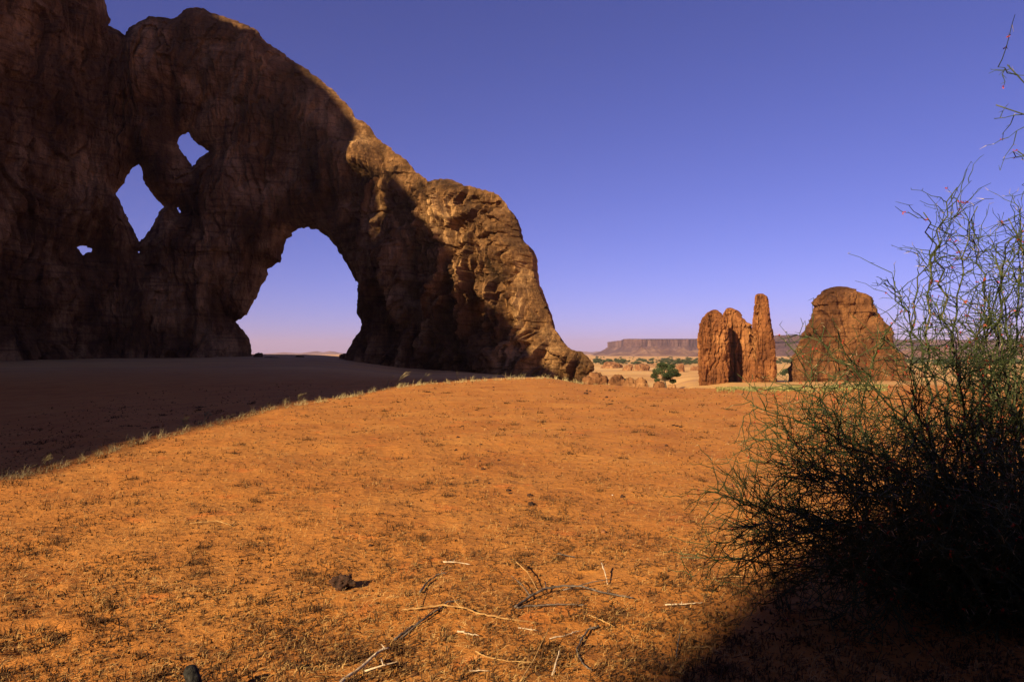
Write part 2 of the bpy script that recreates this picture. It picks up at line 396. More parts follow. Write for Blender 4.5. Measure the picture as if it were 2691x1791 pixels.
# relief in metres
wz = MZ + 1.5 * pn(al / 9, MZ / 9, 8.8)
rightw = np.clip((PX - 950) / 200, 0, 1)
def terr(q_):
    f_ = np.floor(q_); t_ = np.clip((q_ - f_ - .35) / .3, 0, 1); return f_ + t_ * t_ * (3 - 2 * t_)
wu = al + 1.6 * pn(al / 5, MZ / 8, 2.2) + .5 * pn(al / 1.6, MZ / 2.4, 6.1); wv = MZ + 2.2 * pn(al / 6, MZ / 6, 4.9) + .4 * pn(al / 1.5, MZ / 1.3, 1.9)
fl = ridge(wu / 4.6, wv / 24, 1.5, 3)
fl2 = ridge(wu / 1.7, wv / 10, 4.4, 3)
blk = fbm(al / 13, MZ / 15, 3.3, 3)
tr = terr(fbm(wu / 3.4, wv / 9.0, 7.3, 3) * 3.4)
tr2 = terr(fbm(wu / 1.9, wv / 2.6, 2.3, 2) * 2.5)
saw = ((wz + .9 * pn(al / 4, MZ / 6, 6)) / 6.3) % 1.0
bedm = np.clip(.5 + 1.6 * pn(al / 7, MZ / 5, 13.3), 0, 1)
cav = np.clip(pn(wu / 3.6, wv / 6.0, 11.1) - .16, 0, .5)
crk = np.exp(-(pn(wu / 3.4, wv / 17, 21.1) / .085) ** 2) + .6 * np.exp(-(pn(wu / 1.7, wv / 7, 25.1) / .10) ** 2)
bil = 1 - ridge(wu / 3.0, wv / 13, 31.5, 2)
G = 0.55 + .90 * rightw
fc1 = facets(wu / 3.2, wv / 11.0, 1); fc2 = facets(wu / 1.4, wv / 4.2, 2); fc3 = facets(al / .7 + .3 * pn(al, MZ), MZ / 1.1, 3)
rel = (2.2 * blk + G * (1.0 * (fl - .55) + .7 * (bil - .5) + 2.1 * fc1 + 1.05 * fc2 + .38 * fc3 + .30 * tr - .7 * bedm * saw ** 4 - 3.0 * cav)
       - (.45 + .65 * rightw) * crk + 0.12 * fbm(al / .9, MZ / 1.2, 7.7, 3))
# the shoulder block that stands proud of the shade below the rim
rel = rel + 4.0 * np.exp(-((PX - 985) / 24) ** 4 - ((PY - 415) / 40) ** 4)
edge = 1 - np.exp(-dm / (3.0 - 1.2 * rightw))
edge2 = 1 - np.exp(-dm / (2.4 - 1.3 * rightw))
base = np.clip((8 - MZ) / 10, 0, 1) ** 2 * 3.0
tf = 5.0 * edge + rel * edge2 + base * edge
tb = 6.0 * edge + (2.0 * blk + .8 * fl) * edge2
nv = PX.size
front = np.stack([MX + nx * tf, YW + ny * tf, MZ], -1).reshape(-1, 3)
back = np.stack([MX - nx * tb, YW - ny * tb, MZ], -1).reshape(-1, 3)
ii = np.arange(nv).reshape(PX.shape)
c4 = np.stack([ii[:-1, :-1][cell], ii[1:, :-1][cell], ii[1:, 1:][cell], ii[:-1, 1:][cell]], 1)
rim = (near).ravel()
bi = np.where(rim, np.arange(nv), np.arange(nv) + nv)   # front and back share the rim
fb = bi[c4][:, ::-1]
allv = np.concatenate([front, back]); allv[:nv][rim] = np.stack([MX, YW, MZ], -1).reshape(-1, 3)[rim]
# coarser back: fine grid kept, it is cheap
faces = np.concatenate([c4, fb])
used = np.unique(faces); remap = np.zeros(len(allv), int); remap[used] = np.arange(len(used))
arch = mesh_obj('rock_arch', allv[used], remap[faces], M['arch'], smooth=False)
props(arch, 'huge brown sandstone arch pierced by one large and several small openings', 'rock arch')
def wall_pt(px, py, off=5.5):
    y = float(wall_y(px)); X1 = (px - SX) / F * y
    t1 = (float(wall_y(px + 20)) * (px + 20 - SX) - float(wall_y(px - 20)) * (px - 20 - SX)) / F; t2 = float(wall_y(px + 20) - wall_y(px - 20))
    l = math.hypot(t1, t2)
    return np.array([X1 + t2 / l * off, y - t1 / l * off, EYE + (HZ - py) / F * y])

# ------------------------------------------------------------------ unseen cliffs: two follow the shade they cast, one is added to block sky
def caster(name, prof, T, thick, seed, lean=0.0):
    """prof: (u, height) silhouette seen from the sun, u decreasing; a solid ridge T metres sunward of the viewpoint"""
    prof = np.array(prof)[np.argsort([p[0] for p in prof])]
    us = np.arange(prof[0, 0], prof[-1, 0] + .01, 0.35)
    hs = np.interp(us, prof[:, 0], prof[:, 1]) + 0.25 * fbm(us / 2.0, us * 0 + seed, 0, 3)
    rows = []
    prof_v = [(0, -4)] + [(0, None, k) for k in np.linspace(.08, 1, 24)]
    ks = np.linspace(0, 1, 26)
    for k in ks:                                        # scene-facing face
        z = -6 + (hs + 6) * k
        off = (1 - k) * 3 + (1 - k) * 2.0 * fbm(us / 7, z / 9, seed, 3) * min(1, (1 - k) * 6)
        rows.append((off, z, lean * (1 - k)))
    for k in (0.25, .5, .75, 1):                        # top, falling away sunward
        rows.append((-thick * k + 0 * us, hs - 0.10 * thick * k + 0.6 * fbm(us / 6, us * 0 + k, seed, 3), 0))
    rows.append((-thick - 3 + 0 * us, -6 + 0 * us, 0))
    Vv = []
    for off, z, sh in rows:
        dist = T - off; uu_ = us + sh * (us < us.mean())
        Vv.append(np.stack([S2[0] * dist + P2[0] * uu_, S2[1] * dist + P2[1] * uu_, z], 1))
    Vv = np.array(Vv); nr_, nu = Vv.shape[:2]
    i_ = np.arange(nr_ * nu).reshape(nr_, nu)
    Fq = np.stack([i_[:-1, :-1], i_[:-1, 1:], i_[1:, 1:], i_[1:, :-1]], -1).reshape(-1, 4).tolist()
    Fq.append(i_[:, 0].tolist()); Fq.append(i_[::-1, -1].tolist())
    o = mesh_obj(name, Vv.reshape(-1, 3), Fq, M['arch'], smooth=True)
    props(o, kind='structure'); return o
T1 = 60.
pr = []
def add_pt(P):
    u = P[0] * P2[0] + P[1] * P2[1]; v = -(P[0] * S2[0] + P[1] * S2[1])
    pr.append((u, P[2] + (T1 + v) * TE))
for (dx, dy) in ((0, 1105), (150, 1068), (300, 1022), (450, 985), (600, 948), (750, 918), (900, 892), (1050, 876), (1180, 868), (1260, 865)):
    add_pt(on_ground(dx * 1.1422, dy * 1.1422))
WB = [(1545, 972), (1498, 955), (1455, 932), (1421, 895), (1402, 855), (1372, 822), (1330, 808), (1290, 800), (1250, 770), (1238, 735), (1236, 697), (1225, 654), (1197, 616), (1163, 587),
      (1125, 532), (1091, 490), (1039, 435), (1022, 405), (1008, 440), (985, 452), (962, 440), (950, 325), (930, 298), (880, 240), (840, 202), (800, 184), (775, 170), (745, 152), (710, 112), (660, 66), (620, 46), (560, 28), (500, 8)]
for p in WB: add_pt(wall_pt(*p))
pr = sorted(pr, key=lambda p: -p[0])
mono = [(-3, -6), (-6.5, T1 * TE * .8)]
hmax = 0
for u, h in pr:
    hmax = max(hmax, h)
    if abs(u - mono[-1][0]) > .05: mono.append((u, h))
mono.append((mono[-1][0] - 10, hmax + 10)); mono.append((mono[-1][0] - 18, hmax)); mono.append((mono[-1][0] - 12, 45)); mono.append((mono[-1][0] - 30, 40)); mono.append((mono[-1][0] - 3, -6))
caster('cliff', mono, T1, 30, 1.7)
T2 = 44.
prof2 = [(-1.66, (T2 + 4.8) * TE), (-1.50, (T2 + 6.2) * TE), (-.8, (T2 + 7.3) * TE), (0.3, (T2 + 7.9) * TE), (5, (T2 + 8.2) * TE), (9, (T2 + 8.2) * TE), (9.6, -6)]
caster('cliff', prof2, T2, 9, 5.3, 2.5)
caster('cliff', [(9, -6), (12, 40), (20, 66), (45, 90), (90, 100), (150, 100), (153, -6)], 36., 30, 8.1)  # added unseen wall, blocks sky light so the shaded arch stays darker

# ------------------------------------------------------------------ free-standing rocks
def stack_rock(name, L, Rr, y, mat, seed, zb, depthf=0.8, rot=0.0, asp=1.0, nz=120, na=140, flute=1.0, amp=0.7, bed=0.5, power=2.6, crack=1.0, facet=1.0):
    """solid rock whose left and right outline run through photo points L, R (top to bottom), at distance y"""
    L = np.array(L, float); Rr = np.array(Rr, float)
    top = min(L[0, 1], Rr[0, 1]); bot = max(L[-1, 1], Rr[-1, 1])
    tt = np.linspace(0, 1, nz) ** 1.25; rows = top + (bot - top) * tt
    xl = np.interp(rows, L[:, 1], L[:, 0]); xr = np.interp(rows, Rr[:, 1], Rr[:, 0])
    k = y / F
    cx = (xl + xr) / 2; hw = np.maximum((xr - xl) / 2, 0.3) * k
    cxw = (cx - SX) * k; z = EYE + (HZ - rows) * k
    dep = hw * depthf + 0.0
    zend = zb - 1.5
    z[-1] = zend
    th = np.linspace(0, 2 * np.pi, na, endpoint=False)
    TH, ZZ = np.meshgrid(th, z)
    HW = hw[:, None] + 0 * TH; CX = cxw[:, None] + 0 * TH; DP = dep[:, None] + 0 * TH
    c_, s_ = np.cos(TH), np.sin(TH)
    rr = (np.abs(c_) ** power + np.abs(s_) ** power) ** (-1 / power)
    e1 = c_ * rr; e2 = s_ * rr * asp
    cr, sr = math.cos(rot), math.sin(rot)
    ex = e1 * cr + e2 * sr; ey = -e1 * sr + e2 * cr
    mxx = np.abs(ex).max(); ex = ex / mxx; ey = ey / mxx
    wx = CX + HW * ex; wy = y + DP * ey
    sc_ = max(hw)
    r1 = ridge(wx / (sc_ * .45), wy / (sc_ * .45), ZZ / (sc_ * 2.2) + seed, 3) - .55
    r2 = fbm(wx / (sc_ * .9), wy / (sc_ * .9), ZZ / (sc_ * 1.2) + seed * 3, 4)
    r3 = (((ZZ + .8 * pn(wx / sc_, wy / sc_, seed)) / (sc_ * .42)) % 1.0) ** 3
    r4 = fbm(wx / (sc_ * .12), wy / (sc_ * .12), ZZ / (sc_ * .22) + seed, 3)
    fade = np.clip(HW / (sc_ * .5), 0, 1)
    ar = TH * sc_; f1 = facets(ar / (sc_ * .42), ZZ / (sc_ * .75) + .3 * pn(ar / sc_ * 2, ZZ / sc_ * 2), int(seed)); f2 = facets(ar / (sc_ * .18), ZZ / (sc_ * .27), int(seed) + 3)
    side = 0.35 + 0.65 * np.abs(s_) ** .7
    r5 = np.clip(pn(wx / (sc_ * .22), wy / (sc_ * .22), ZZ / (sc_ * .3) + seed) - .2, 0, 1)
    r6 = np.exp(-(pn(wx / (sc_ * .42), wy / (sc_ * .42), ZZ / (sc_ * 2.4) + seed * 2) / .09) ** 2) + .5 * np.exp(-(pn(wx / (sc_ * .2), wy / (sc_ * .2), ZZ / (sc_ * 1.0) + seed * 5) / .1) ** 2)
    d = (-.30 * r5 - crack * .12 * r6 * np.abs(s_) + flute * 0.13 * r1 + facet * (.20 * f1 + .10 * f2) * np.clip(HW / sc_, 0, 1) + amp * 0.14 * r2 * side - bed * 0.05 * r3 * np.clip(.5 + 1.6 * pn(wx / sc_ * 1.3, wy / sc_, ZZ / sc_ * 2 + seed), 0, 1) + 0.05 * r4) * sc_ * fade
    wx = wx + c_ * d; wy = wy + s_ * d
    Vv = np.stack([wx, wy, ZZ], -1).reshape(-1, 3)
    i_ = np.arange(nz * na).reshape(nz, na); j_ = np.roll(i_, -1, 1)
    Fq = np.stack([i_[:-1], i_[1:], j_[1:], j_[:-1]], -1).reshape(-1, 4).tolist()
    Fq.append(i_[0].tolist()); Fq.append(i_[-1][::-1].tolist())
    return mesh_obj(name, Vv, Fq, mat, smooth=False, loc=(float(cxw[-1]), y, zb))
def z3(p): return [(1800 + a / 5.407, 740 + b / 5.407) for a, b in p]
def z4(p): return [(2050 + a / 5.226, 730 + b / 5.226) for a, b in p]
yp = 150.
o = stack_rock('rock_pinnacle', z3([(415, 395), (380, 402), (320, 430), (280, 490), (245, 550), (212, 600), (198, 690), (190, 760), (188, 860), (198, 1000), (203, 1150), (205, 1300), (198, 1470)]),
    z3([(440, 395), (470, 405), (500, 440), (560, 520), (590, 620), (602, 760), (615, 900), (618, 1050), (612, 1250), (605, 1470)]), yp - 3, M['pinn'], 1.3, gz(58, yp) - .4, 0.95, .32, .85, flute=1.2, crack=2.4, bed=.8, facet=.32)
props(o, 'broad rounded orange rock tower, leftmost of the three on the sand', 'rock pinnacle', 'orange rock pinnacles standing in the valley')
o = stack_rock('rock_pinnacle', z3([(620, 368), (585, 378), (560, 400), (535, 430), (520, 520), (520, 700), (520, 900), (520, 1100), (530, 1300), (530, 1470)]),
    z3([(650, 368), (690, 376), (740, 405), (785, 450), (820, 520), (860, 570), (915, 610), (945, 690), (965, 760), (985, 880), (1010, 1050), (1040, 1250), (1080, 1470)]), yp + 5, M['pinn'], 4.1, gz(66, yp) - .4, 0.95, .42, .8, flute=1.6, crack=2.6, bed=.8, facet=.4)
props(o, 'middle orange rock tower with fluted top, between the broad one and the thin needle', 'rock pinnacle', 'orange rock pinnacles standing in the valley')
o = stack_rock('rock_pinnacle', z3([(1040, 168), (1010, 180), (998, 205), (1000, 258), (990, 300), (982, 360), (968, 460), (958, 560), (942, 690), (965, 800), (990, 900), (1005, 1050), (1010, 1250), (1025, 1330), (1075, 1460)]),
    z3([(1110, 168), (1145, 185), (1180, 215), (1182, 250), (1196, 300), (1208, 400), (1225, 520), (1240, 620), (1262, 740), (1280, 860), (1290, 1000), (1302, 1180), (1308, 1460)]), yp + 1, M['pinn'], 7.7, gz(70, yp) - .4, 1.0, .42, 1.0, power=4.5, flute=1.2, amp=.6, crack=2.2, bed=.9, facet=.4)
props(o, 'tall thin orange rock needle with a blocky cap, rightmost of the three towers', 'rock pinnacle', 'orange rock pinnacles standing in the valley')
yd = 158.
o = stack_rock('rock_dome', z4([(780, 116), (700, 130), (600, 170), (520, 235), (470, 285), (440, 340), (448, 372), (480, 392), (455, 440), (440, 520), (400, 640), (368, 780), (290, 920), (262, 1020), (238, 1120), (200, 1280), (165, 1440)]),
    z4([(840, 116), (920, 128), (1050, 185), (1150, 230), (1240, 278), (1256, 330), (1250, 360), (1290, 430), (1340, 490), (1400, 640), (1465, 760), (1500, 900), (1530, 1000), (1570, 1090), (1630, 1220), (1690, 1440)]),
    yd, M['dome'], 2.9, gz(78, yd) - .4, 0.9, .25, .85, nz=200, na=260, flute=.5, amp=.75, bed=.8, crack=.5, facet=.36)
props(o, 'massive brown dome-topped rock butte standing behind the thorn bush', 'rock butte')

# ------------------------------------------------------------------ boulders and outcrops
_ico = None
def blob(name, c, rx, ry, rz, mat, seed, sub=4, amp=.35, parent=None):
    global _ico
    import bmesh
    bm = bmesh.new(); bmesh.ops.create_icosphere(bm, subdivisions=sub, radius=1)
    P = np.array([v.co[:] for v in bm.verts]); Fq = [[v.index for v in f.verts] for f in bm.faces]; bm.free()
    d = 1 + amp * fbm(P[:, 0] * 1.1 + seed, P[:, 1] * 1.1, P[:, 2] * 1.1 + seed, 4) + amp * .45 * (ridge(P[:, 0] * 1.9, P[:, 1] * 1.9 + seed, P[:, 2] * 2.6, 2) - .5)
    # blocky facets
    Pw = np.sign(P) * np.abs(P) ** 0.8
    Pw = Pw * d[:, None] * np.array([rx, ry, rz]) + np.array(c)
    return mesh_obj(name, Pw, Fq, mat, parent, loc=tuple(float(v) for v in c))
def z5(a, b): return (1350 + a / 4.284, 850 + b / 4.284)
OC = [ # zoom px: left, right, top, base, distance, label, seed
 (790, 1060, 495, 590, 50, 'low rust-brown outcrop just right of the foot of the arch', 1.1),
 (1060, 1260, 535, 625, 48, 'pointed mound of reddish rock between the arch foot and the green tree', 2.2),
 (1230, 1400, 588, 650, 45, 'low flat brown rock rising from the dune beside the pointed mound', 3.3),
 (1360, 1510, 590, 665, 43, 'dark undercut boulder on the dune left of the green tree', 4.4),
 (1565, 1700, 632, 706, 40, 'orange boulder at the foot of the green tree', 5.5),
 (1730, 1830, 685, 725, 37, 'small flat rock right of the green tree trunk', 5.9),
 (980, 1210, 420, 500, 390, 'long low brown mound in the valley behind the arch foot', 6.6),
 (1235, 1350, 455, 525, 330, 'rounded orange boulder in the valley, between two larger rock heaps', 7.7),
 (1350, 1525, 436, 528, 330, 'heap of orange boulders in the valley left of the green tree', 8.8),
 (1820, 1915, 440, 545, 300, 'orange boulder showing just right of the green tree crown', 9.9),
 (1990, 2095, 466, 525, 330, 'low orange rock beside the left rock tower', 10.4)]
for (a, b_, tp, bs, yy, lab, sd) in OC:
    x0, yt = z5(a, tp); x1, yb = z5(b_, bs)
    if yy > 100:
        P0 = on_ground((x0 + x1) / 2, yb); yy = float(P0[1])
    P0 = at((x0 + x1) / 2, yb, yy); zg = gz(P0[0], yy)
    rx = (x1 - x0) / 2 * yy / F; top = EYE + (HZ - yt) / F * yy
    if yy < 100: zg = min(zg, float(P0[2]))
    rz = max(top - zg, .3)
    o = blob('boulder', (P0[0], yy, zg - rz * .1), rx, max(rx * .8, rz * .6), rz * .88, M['boulder'], sd, 5, .32)
    props(o, lab, 'boulder', 'boulders and outcrops between the dune and the valley')
# rocks on the sill of the arch opening
for (px, py, yy, wpx, hpx, lab, sd) in (
    (906, 930, 118, 26, 16, 'sunlit pale boulder on the sill of the large opening, by its right pillar', 1.0),
    (680, 924, 116, 24, 7, 'dark rounded boulder on the sill of the large opening, by its left pillar', 2.4),
    (715, 934, 112, 44, 4, 'low dark rock lump on the sand under the left pillar', 3.4),
    (788, 931, 116, 24, 3, 'small dark rock in the middle of the opening sill', 4.4)):
    P0 = at(px, py, yy); zg = gz(P0[0], yy); rx = wpx / 2 * yy / F; rz = max(EYE + (HZ - (py - hpx / 2)) / F * yy - zg, .4)
    o = blob('boulder', (P0[0], yy, zg - .25), rx, rx, rz * .9, M['arch'], sd, 4, .3); props(o, lab, 'boulder')

# ------------------------------------------------------------------ mesas
def mesa(y, x0, x1, top, cliff, foot, seed, name='mesa', spread=0.9, depth=700, colw=1.0, slope_only=False):
    k = y / F; n = int((x1 - x0) * 1.5) + 60
    zt = EYE + (HZ - top) * k; zc = EYE + (HZ - cliff) * k; zf = EYE + (HZ - foot) * k - 6
    X0 = (x0 - SX) * k; X1 = (x1 - SX) * k
    H = zc - zf
    path = []
    D0 = depth; 
    side = np.linspace(y + D0, y + 60, 40)
    for yy in side: path.append((X0, yy, -1, 0))
    for a in np.linspace(0, math.pi / 2, 24)[1:-1]: path.append((X0 + 60 * (1 - math.cos(a)), y + 60 * (1 - math.sin(a)), -math.cos(a), -math.sin(a)))
    for xx in np.linspace(X0 + 60, X1, n * 2): path.append((xx, y, 0, -1))
    for yy in np.linspace(y + 30, y + D0, 20): path.append((X1, yy, 1, 0))
    path = np.array(path); s = np.concatenate([[0], np.cumsum(np.hypot(np.diff(path[:, 0]), np.diff(path[:, 1])))])
    rows = []
    big = 30 * fbm(s / 330, s * 0 + seed, 0, 3)
    spur = ridge(s / 150, s * 0 + seed * 2, 0, 2)
    for kk in np.linspace(0, 1, 16):       # talus
        z = zf + (zc - zf) * kk
        off = spread * 2.2 * H * (1 - kk) ** 1.4 * (0.55 + .7 * spur) + 5 * fbm(s / 22, z / 10 + 0 * s, seed, 3)
        rows.append((off + big, z + (1 - kk) * 0))
    for kk in np.linspace(0, 1, 9):        # cliff
        z = zc + (zt - zc) * kk
        cl = 22 * (ridge(s / 70, s * 0, seed + 2, 2) - .5) + 10 * (ridge(s / 34, z / 400 + 0 * s, seed, 2) - .5) + 5 * ridge(s / 11, z / 90 + 0 * s, seed, 2)
        if slope_only: cl = cl * .6 + (1 - kk) * 22
        rows.append((cl - 2 + big, z + ((3.2 * fbm(s / 90, s * 0, seed, 3) + 2.5 * np.round(1.5 * pn(s / 160, s * 0, seed + 4))) * kk)))
    rows.append((big - 120, zt + 3 + 0 * s)); 
    Vv = np.array([np.stack([path[:, 0] + path[:, 2] * off, path[:, 1] + path[:, 3] * off, z + 0 * s], 1) for off, z in rows])
    nr_, nu = Vv.shape[:2]; i_ = np.arange(nr_ * nu).reshape(nr_, nu)
    Fq = np.stack([i_[:-1, :-1], i_[:-1, 1:], i_[1:, 1:], i_[1:, :-1]], -1).reshape(-1, 4).tolist()
    Fq.append(i_[-1].tolist())
    o = mesh_obj(name, Vv.reshape(-1, 3), Fq, M['mesa'], smooth=False); props(o, kind='structure')
    return o
mesa(3000., 1650, 2150, 891, 910, 930, 1.5)
mesa(2300., 2046, 2340, 880, 896, 934, 3.5, slope_only=True, spread=.6)
mesa(3300., 2345, 3000, 893, 905, 932, 5.5, slope_only=True)
# low talus hills in front of the mesa and far ridges seen left of it and through the arch
def low_hill(px0, px1, top, y, seed, foot=935, dep=160, m='hill'):
    k = y / F; n = 90; mrow = 24
    xs = np.linspace(px0, px1, n); uu = np.linspace(-1, 1, n)
    Hh = (HZ + 8.6 / k - top) * k
    env = np.clip(1 - uu**2, 0, 1) ** .8
    prof = env * (0.72 + .45 * fbm(xs / 45 + seed, xs * 0, 0, 4))
    rows = []
    for v in np.linspace(-1, 1, mrow):
        zz = -9.5 + Hh * prof * (1 - abs(v) ** 1.3) * (1 + .25 * fbm(xs / 20, xs * 0 + v * 2, seed, 3))
        rows.append(np.stack([(xs - SX) * k, y + dep * v + 0 * xs, zz], 1))
    Vv = np.array(rows); i_ = np.arange(mrow * n).reshape(mrow, n)
    Fq = np.stack([i_[:-1, :-1], i_[:-1, 1:], i_[1:, 1:], i_[1:, :-1]], -1).reshape(-1, 4)
    o = mesh_obj('hill', Vv.reshape(-1, 3), Fq, M[m], smooth=False); props(o, kind='structure')
low_hill(1650, 1790, 903, 2450, 1.0)
low_hill(1740, 1870, 911, 2350, 1.9)
low_hill(1560, 1700, 921, 2600, 2.0)
low_hill(1625, 1720, 913, 2700, 2.7)
low_hill(1400, 1900, 919, 7500, 3.0, dep=500)
low_hill(795, 900, 920, 6500, 4.0, dep=500)
low_hill(700, 800, 924, 6500, 4.6, dep=500)
low_hill(2330, 2560, 905, 1500, 6.0, dep=120)
low_hill(2560, 2900, 900, 1700, 7.0, dep=120)

# ------------------------------------------------------------------ trees
def leaf_cloud(mb, c, rx, ry, rz, n, size, r_):
    for _ in range(n):
        d = r_.normal(size=3); d /= np.linalg.norm(d); q_ = r_.random() ** .4
        p = np.array(c) + d * q_ * np.array([rx, ry, rz])
        a = r_.normal(size=3); a /= np.linalg.norm(a); b2 = np.cross(a, r_.normal(size=3)); b2 /= np.linalg.norm(b2) + 1e-9
        s1 = size * (0.6 + .8 * r_.random()); 
        mb.poly([p - a * s1, p + b2 * s1 * .55, p + a * s1, p - b2 * s1 * .55])
# the near green tree
tb_ = on_ground(1749, 1012); yt_ = 44.
tp_ = np.array([(1749 - SX) / F * yt_, yt_, 0.]); tp_[2] = gz(tp_[0], yt_)
tree = empty('acacia_tree', tp_); props(tree, 'lone bushy green acacia on the far edge of the dune', 'tree')
k = yt_ / F
def rel_(px, py, dy=0): return np.array([(px - SX) * k - tp_[0], dy, EYE + (HZ - py) * k - tp_[2]])
mb = MB(); rr = np.random.default_rng(12)
mb.tube([(0, 0, -.15), (0.02, 0, .25), rel_(1746, 998)], [.07, .055, .045], 6)
crown = MB()
for (px, py, dy, rx, rz) in ((1730, 975, 0, 17, 9), (1748, 964, .2, 22, 9), (1765, 975, -.2, 16, 9), (1722, 988, .3, 10, 7), (1776, 984, -.1, 12, 5.5), (1752, 984, -.4, 18, 7),
                             (1768, 1001, 0, 9, 6), (1738, 957, 0, 12, 5), (1766, 962, .3, 12, 5), (1726, 999, 0, 7, 5), (1756, 994, .5, 12, 5)):
    c = rel_(px, py, dy)
    mb.tube([rel_(1746, 1000), (c + rel_(1746, 998)) / 2 + rr.normal(size=3) * .05, c], [.035, .02, .01], 4)
    for _ in range(7):
        e = c + rr.normal(size=3) * np.array([rx * k * .5, rx * k * .4, rz * k * .5]); mb.tube([c, e], [.009, .005], 3)
    leaf_cloud(crown, c, rx * k * 1.08, rx * k, rz * k * 1.05, int(900 * rx / 15), .036, rr)
mb.build('trunk', M['bark'], tree); crown.build('crown', M['leaf'], tree, smooth=False)

# belt of small trees in the valley
proto = []
for s_ in range(5):
    r_ = np.random.default_rng(50 + s_); cm = MB()
    cm.tube([(0, 0, -.2), (.05, 0, .6), (0, .05, 1.4)], [.16, .12, .08], 4)
    for _ in range(5 + s_ % 3):
        c = (r_.normal() * 1.1, r_.normal() * 1.1, 1.7 + r_.random() * 1.3)
        leaf_cloud(cm, c, 1.5, 1.5, .9, 70, .33, r_)
    proto.append(cm)
pm = []
cnt = 0
def place_tree(px, y, s, lab, grp):
    global cnt
    if y > 420:
        y = float(on_ground(px, HZ + 10.6 / y * F)[1])
    x = (px - SX) / F * y; i = rr.integers(0, 5)
    if len(pm) <= 4:
        i = len(pm); o = proto[i].build('tree', M['leaf'], smooth=False); pm.append(o)
    else:
        o = pm[i].copy(); COL.objects.link(o)
    o.location = (x, y, gz(x, y) - .05); o.rotation_euler = (0, 0, rr.random() * 6.28); o.scale = (s, s, s * .85)
    props(o, lab, 'tree', grp); cnt += 1
belt = 'dark green tree in the distant belt of trees across the valley'
for _ in range(120):
    px = rr.uniform(1560, 1840); place_tree(px, rr.uniform(570, 960), rr.uniform(.6, 1.0) * (1 + rr.random() ** 3), belt, 'trees in the distant belt')
for _ in range(48):
    place_tree(rr.uniform(2038, 2180), rr.uniform(560, 900), rr.uniform(.6, 1.6), belt, 'trees in the distant belt')
for _ in range(70):
    place_tree(rr.uniform(2330, 2700), rr.uniform(500, 900), rr.uniform(.9, 2.0), belt, 'trees in the distant belt')
for _ in range(36):
    place_tree(rr.uniform(1545, 2150), rr.uniform(900, 1700), rr.uniform(.7, 1.5), 'small dark tree scattered on the pale plain below the mesa', 'trees scattered on the plain')
for (px, y, s) in ((2063, 255, .8), (2073, 250, .9), (2056, 245, .6), (2080, 262, .6), (1650, 240, .6), (1660, 236, .45), (1985, 300, .5)):
    place_tree(px, y, s, 'low dark bush in the valley sand' + (' between the rock needle and the dome butte' if px > 2000 else ' left of the rock towers'), 'low bushes in the valley')

# ------------------------------------------------------------------ stones on the dune
def zg(a, b): return (800 + a / 2.142, 900 + b / 2.142)
ST = [(965, 377, 8), (1008, 407, 7), (1048, 413, 9), (890, 465, 10), (865, 527, 12), (932, 569, 8), (993, 568, 12), (853, 598, 10), (1036, 606, 8), (920, 643, 8), (990, 661, 9),
 (1095, 656, 13), (1005, 705, 14), (973, 768, 12), (908, 785, 11), (826, 790, 12), (1040, 784, 9), (1148, 822, 18), (1160, 840, 12), (1270, 850, 20), (1277, 897, 25),
 (377, 1130, 15), (1065, 249, 9), (1065, 265, 7), (2035, 573, 14), (2075, 460, 11), (2095, 464, 12), (2118, 471, 13), (2015, 440, 8), (1843, 378, 10), (1812, 357, 8), (1720, 342, 9),
 (1700, 303, 13), (1715, 320, 8), (1732, 325, 8), (1682, 318, 8), (1585, 280, 16), (1608, 272, 9), (1590, 268, 10), (1770, 460, 7), (1790, 855, 20), (1565, 985, 16), (1682, 1052, 22), (1732, 852, 6)]
special = {20: 'largest dark lump in the middle of the dune, lowest of the trail', 17: 'upper dark lump of the touching pair above the largest one', 18: 'lower dark lump of the touching pair above the largest one',
 19: 'flat dark lump just above the largest lump of the trail', 21: 'dark lump at the left, alone in the litter', 24: 'grey-green lump on its own at the right of the dune', 40: 'dark brown lump beside a tiny pale stone',
 41: 'brown lump half buried in the sand', 42: 'round rust-brown stone on open sand', 43: 'tiny pale stone beside a dark brown lump'}
for i, (a, b_, s) in enumerate(ST):
    px, py = zg(a, b_); P0 = on_ground(px, py + s / 4.3)
    r_ = s / 2.142 / F * P0[1] * .62
    mt = M['stone_brown'] if i in (41, 42) else M['stone_pale'] if i == 43 else M['stone']
    o = blob('stone', (P0[0], P0[1], P0[2] + r_ * .25), r_ * 1.15, r_, r_ * .8, mt, i * 1.7, 3, .5)
    lab = special.get(i)
    if lab: props(o, lab, 'stone')
    elif i in (25, 26, 27): props(o, 'dark lump in the short row of three near the bush', 'stone', 'row of three dark lumps')
    elif b_ < 400 and a > 1500: props(o, 'small dark lump in the cluster on the far right of the dune', 'stone', 'far right cluster of dark lumps')
    elif b_ < 300: props(o, 'small dark lump of the far pair near the grassy crest', 'stone', 'far pair of dark lumps')
    elif a > 1500: props(o, 'small dark lump scattered on the right of the dune', 'stone', 'dark lumps on the right of the dune')
    else: props(o, 'small dark lump in the scattered trail down the middle of the dune', 'stone', 'trail of dark lumps down the dune')
P0 = on_ground(902, 1540)
o = blob('stone', (P0[0], P0[1], P0[2] + .035), .075, .06, .05, M['stone'], 3.9, 5, .55)
props(o, 'large dark brown crumbly lump on the sand at lower left of centre', 'stone')

